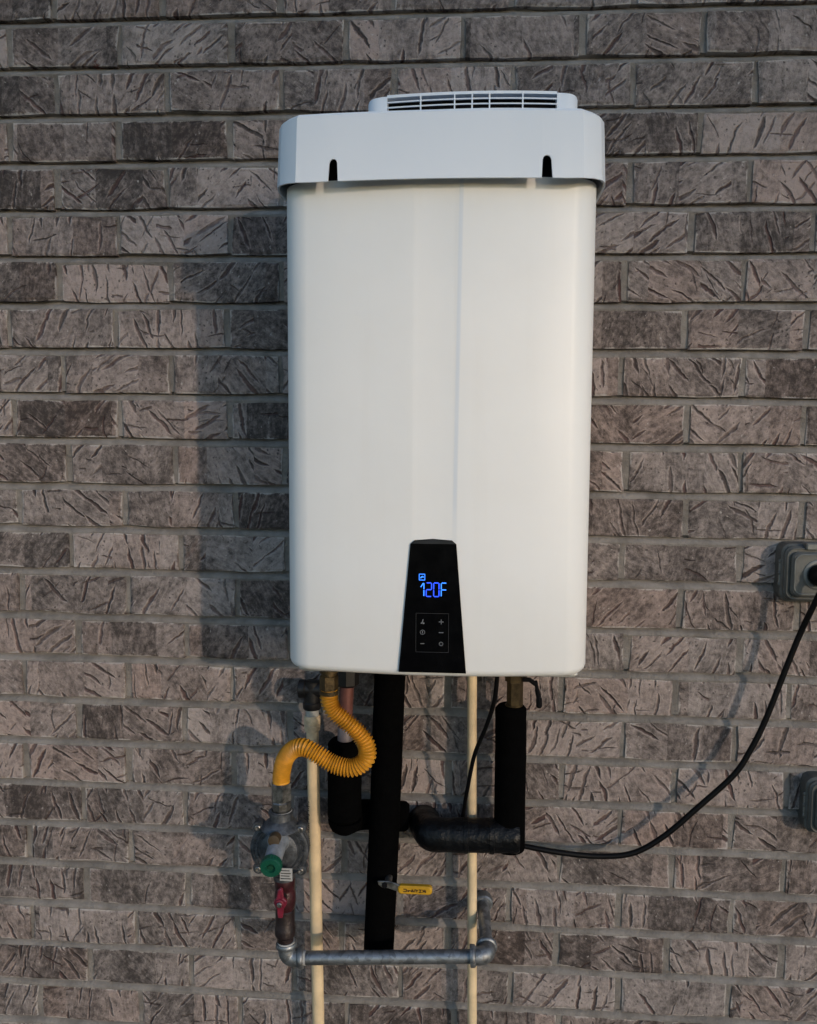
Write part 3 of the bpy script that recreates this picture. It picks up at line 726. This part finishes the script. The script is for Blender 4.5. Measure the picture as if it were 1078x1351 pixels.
for k in range(22):
    if k in (5, 9, 15): continue
    z = .8300-k*.0040; ang = R(218+random.Random(k).uniform(-4, 4)); xx = -.1648+(.8388-z)*.0150; c = Vector((xx+math.cos(ang)*.01095, -.060+math.sin(ang)*.01095, z)); t = Vector((-math.sin(ang), math.cos(ang), 0)); w_ = random.Random(k+50).uniform(.0010, .0024)
    nrm = Vector((math.cos(ang), math.sin(ang), 0))*.0003; hh = Vector((0, 0, random.Random(k+9).uniform(.0006, .0014)))
    mb.add([c-t*w_-hh+nrm, c+t*w_-hh+nrm, c+t*w_+hh+nrm, c-t*w_+hh+nrm, c-t*w_-hh-nrm, c+t*w_-hh-nrm, c+t*w_+hh-nrm, c-t*w_+hh-nrm], [(0, 1, 2, 3), (4, 7, 6, 5), (0, 4, 5, 1), (1, 5, 6, 2), (2, 6, 7, 3), (3, 7, 4, 0)])
mb.build('pipe_print', m_ink, d1, smooth=0)
d2 = thing('cream_drain_pipe', (.1215, -.045, .0), 'thinner cream plastic pipe hanging from the heater right of the black pipes', 'pipe')
MB().sweep([(.1170, -.045, 1.116), (.1181, -.045, 1.0514), (.1252, -.045, .4237), (.129, -.045, .0)], .0086, 24).build('pipe', m_cpvc, d2)
MB().lathe((.1168, -.045, 1.100), (0, 0, 1), [(0, .0100), (.002, .0110), (.016, .0110)], 20).build('coupling', m_cpvc_dark, d2)

# ------------------------------------------------------------------ insulated water pipes
def foam_rad(n, r, seed): return [r*(1+.03*noise.noise(Vector((i*.35, seed, 0)))) for i in range(n)]
def foam(mb, ctrl, r, seed, step=.006, seg=28, tip=.82):
    p = resample(catmull(ctrl, 14), step); rr = foam_rad(len(p), r, seed)
    rr[0] = r*.82; rr[-1] = r*tip
    mb.sweep(p, rr, seg); return mb
w1 = thing('insulated_pipe', (-.044, -.08, .585), 'wide straight black insulated pipe running down from the heater', 'pipe')
foam(MB(), [(-.0215, -.080, 1.113), (-.0262, -.080, 1.05), (-.0340, -.080, .8175), (-.0447, -.080, .5610)], .0272, 1.0).build('insulation', m_foam, w1)
MB().sweep([(-.0445, -.072, .582), (-.0445, -.040, .583), (-.0445, .005, .584)], .0145, 16).build('copper_pipe', m_copper, w1)
MB().sweep([(-.0250, -.080, .713), (-.0240, -.125, .7135)], .0065, 14).build('valve_stem', m_steel, w1)
lv_ = MB().prism([(-.0415, .7200), (-.0400, .7140), (-.0330, .7085), (-.0240, .7085), (-.0090, .7035), (.0010, .7020), (.0010, .7125), (-.0100, .7170), (-.0220, .7205)], -.1275, -.1245, .0006).build('lever', m_steel, w1, smooth=20)
MB().lathe((-.0290, -.1275, .7145), (0, -1, 0), [(-.002, .0050), (.0035, .0050), (.0042, .0040)], 6).build('lever_nut', m_dark, lv_)
grip = MB().prism(rounded_rect(-.0065, .0530, .7000, .7150, .0065, 5), -.1310, -.1215, .0022).build('grip', m_yellow, lv_, smooth=40)
mb = MB(); gx = .0035
for k, segs in enumerate([((0,.9,.8,.9),(0,.15,.8,.15),(.8,.15,.8,.9)), ((0,.5,.9,.5),(.1,.2,.5,.2)), ((0,.1,.35,.9),(.35,.9,.7,.1),(0,.2,.8,.2)), ((0,.1,0,.9),(0,.9,.8,.6),(.5,.1,.5,.8)), ((0,.1,.8,.1),(0,.85,.8,.85),(.4,.1,.4,.9)), ((0,.1,.7,.9),(0,.9,.8,.1),(.8,.1,.8,.8))]):
    for x0, z0, x1, z1 in segs:
        a = Vector((gx+k*.0066+x0*.0066, .7048+z0*.0058)); b = Vector((gx+k*.0066+x1*.0066, .7048+z1*.0058)); t = (b-a).normalized(); nn = Vector((-t.y, t.x))*.0008
        mb.prism([(q.x, q.y) for q in (a-nn, b-nn, b+nn, a+nn)], -.1314, -.1308)
mb.build('grip_print', m_ink, grip, smooth=0)

w2 = thing('insulated_pipe', (-.102, -.1, .79), 'short black insulated pipe left of the wide one with bare copper showing above', 'pipe')
mb = foam(MB(), [(-.1040, -.085, .9540), (-.1045, -.085, .90), (-.1050, -.085, .84), (-.1047, -.085, .8090)], .0300, 2.0)
mb.lathe((-.1047, -.085, .8095), (0, 0, -1), [(0, .0297), (.008, .0285), (.018, .0235), (.024, .0150), (.0255, .0)], 28)
mb.build('insulation', m_foam, w2)
foam(MB(), [(-.1047, -.072, .8030), (-.075, -.040, .7980), (.000, -.031, .7930), (.006, -.031, .7930)], .0265, 3.0).build('insulation', m_foam, w2)
MB().sweep([(-.1040, -.085, .950), (-.1030, -.085, 1.00), (-.1000, -.085, 1.055)], .0124, 18).build('copper_pipe', m_copper, w2)
MB().lathe((-.1038, -.085, .953), (.03, 0, 1), [(0, .0136), (.022, .0136), (.024, .0126)], 18).build('solder_sleeve', m_grey_copper, w2)

w3 = thing('insulated_pipe', (.1165, -.11, .80), 'black taped insulated pipe bent in an L under the right of the heater', 'pipe')
foam(MB(), [(.1852, -.078, 1.0220), (.1862, -.078, .94), (.1860, -.078, .85), (.1866, -.078, .7590)], .0272, 4.0, tip=.97).build('insulation', m_foam, w3)
p = resample(catmull([(.2030, -.0860, .7905), (.16, -.0860, .7900), (.10, -.0860, .7885), (.0720, -.0860, .7875), (.0500, -.0800, .7860), (.0420, -.0600, .7840), (.0350, -.03, .7800), (.0320, .004, .7720)], 14), .005)
rr = [.0292*(1+.05*noise.noise(Vector((i*.22, 7, 0)))) for i in range(len(p))]; rr[0] *= .9
MB().sweep(p, rr, 32).build('taped_bend', m_tape, w3)
for k, x in enumerate((.105, .150)):
    q = [Vector((x+.010*t, -.0860, .7888+.0002*k)) for t in (0, .1, .5, .9, 1)]; MB().sweep(q, [.0290, .0304, .0306, .0304, .0290], 32).build('tape_wrap', m_tape, w3)
MB().lathe((.1905, -.078, 1.0220), (0, 0, -1), [(-.002, .0155), (.010, .0155)], 18).build('pipe_end', m_brass, w3)

# ------------------------------------------------------------------ outlet boxes and power cord
def outlet_box(x0, z0, label, plug):
    W, H = .158, .1010; z1 = z0+H; x1 = x0+W
    t = thing('outlet_box', ((x0+x1)/2, 0, z0), label, 'outlet box', 'weatherproof outlet boxes')
    MB().prism(rounded_rect(x0, x1, z0, z1, .016, 6), -.030, .010, .004).build('back_box', m_box, t)
    b = MB().prism(rounded_rect(x0+.0035, x1-.0035, z0+.0035, z1-.0035, .015, 6), -.0370, -.0290, .003).build('cover_frame', m_box, t)
    lid = MB().prism(rounded_rect(x0+.0120, x1-.010, z0+.0105, z1-.0120, .013, 6), -.0460, -.0360, .0035).build('lid', m_box, t)
    for d, y in ((.0070, -.0382), (.0165, -.0472)):
        q = rounded_rect(x0+d, x1-d, z0+d, z1-d, .013, 6); q = [Vector((x, y, z)) for x, z in q]; q.append(q[0]); q.append(q[1])
        MB().sweep(q, .0013, 8, False).build('rim', m_box_light if d > .01 else m_box, lid)
    MB().prism(rounded_rect(x0+.036, x1-.036, z1-.0090, z1+.0030, .003, 3), -.0440, -.020, .002).build('hinge', m_box_light, t)
    for k in range(3): MB().lathe((x0-.001, -.024, z0+.030+k*.020), (0, 0, 1), [(-.0035, .0020), (-.002, .0030), (.002, .0030), (.0035, .0020)], 10).build('lug', m_box, t)
    MB().box(x0-.0022, x0+.001, -.0255, -.0225, z0+.030, z0+.070).build('hinge_rod', m_box_light, t)
    if plug is None: return t
    for cx in (x0+.0565, x0+.111):
        MB().lathe((cx, -.0455, z0+.0505), (0, -1, 0), [(0, .0265), (.002, .0260), (.0030, .0240), (.0030, .0205), (.0005, .0195), (.0004, 0)], 32).build('socket_ring', m_box_light, lid)
    return t
outlet_box(.6490, 1.2035, 'upper grey weatherproof outlet box with the black cord plugged in', True)
outlet_box(.7090, .7885, 'lower grey weatherproof outlet box at the right picture edge', None)
cord = thing('power_cord', (.2117, -.06, .757), 'black power cord hanging in a loop from the outlet box to the heater', 'cord')
path = [(.1590, -.155, 1.1150), (.1578, -.150, 1.0873), (.1541, -.142, 1.0482), (.1425, -.128, 1.0026), (.1230, -.105, .9410), (.1120, -.083, .8732), (.1070, -.062, .8300), (.1065, -.049, .7950), (.1400, -.044, .7680), (.1800, -.048, .7600),
        (.2150, -.054, .7565), (.2793, -.055, .7476), (.3469, -.050, .7412), (.4066, -.050, .7495), (.4586, -.050, .7818), (.5159, -.050, .8367), (.5761, -.050, .8985), (.6027, -.050, .9439), (.6262, -.050, .9988), (.6544, -.052, 1.0867),
        (.6749, -.058, 1.1547), (.6885, -.070, 1.2020), (.6985, -.078, 1.2350), (.7050, -.074, 1.2500), (.7055, -.060, 1.2540)]
p = resample(catmull(path, 16), .006)
rr = [.0036+.0014*min(1, max(0, (v.x-.14)/.10)) for v in p]
MB().sweep(p, rr, 14).build('cable', m_cord, cord)
MB().lathe((.7055, -.0462, 1.2540), (0, -1, 0), [(0, .0175), (.004, .0185), (.014, .0180), (.022, .0140), (.026, .0090)], 24).build('plug', m_cord, cord)
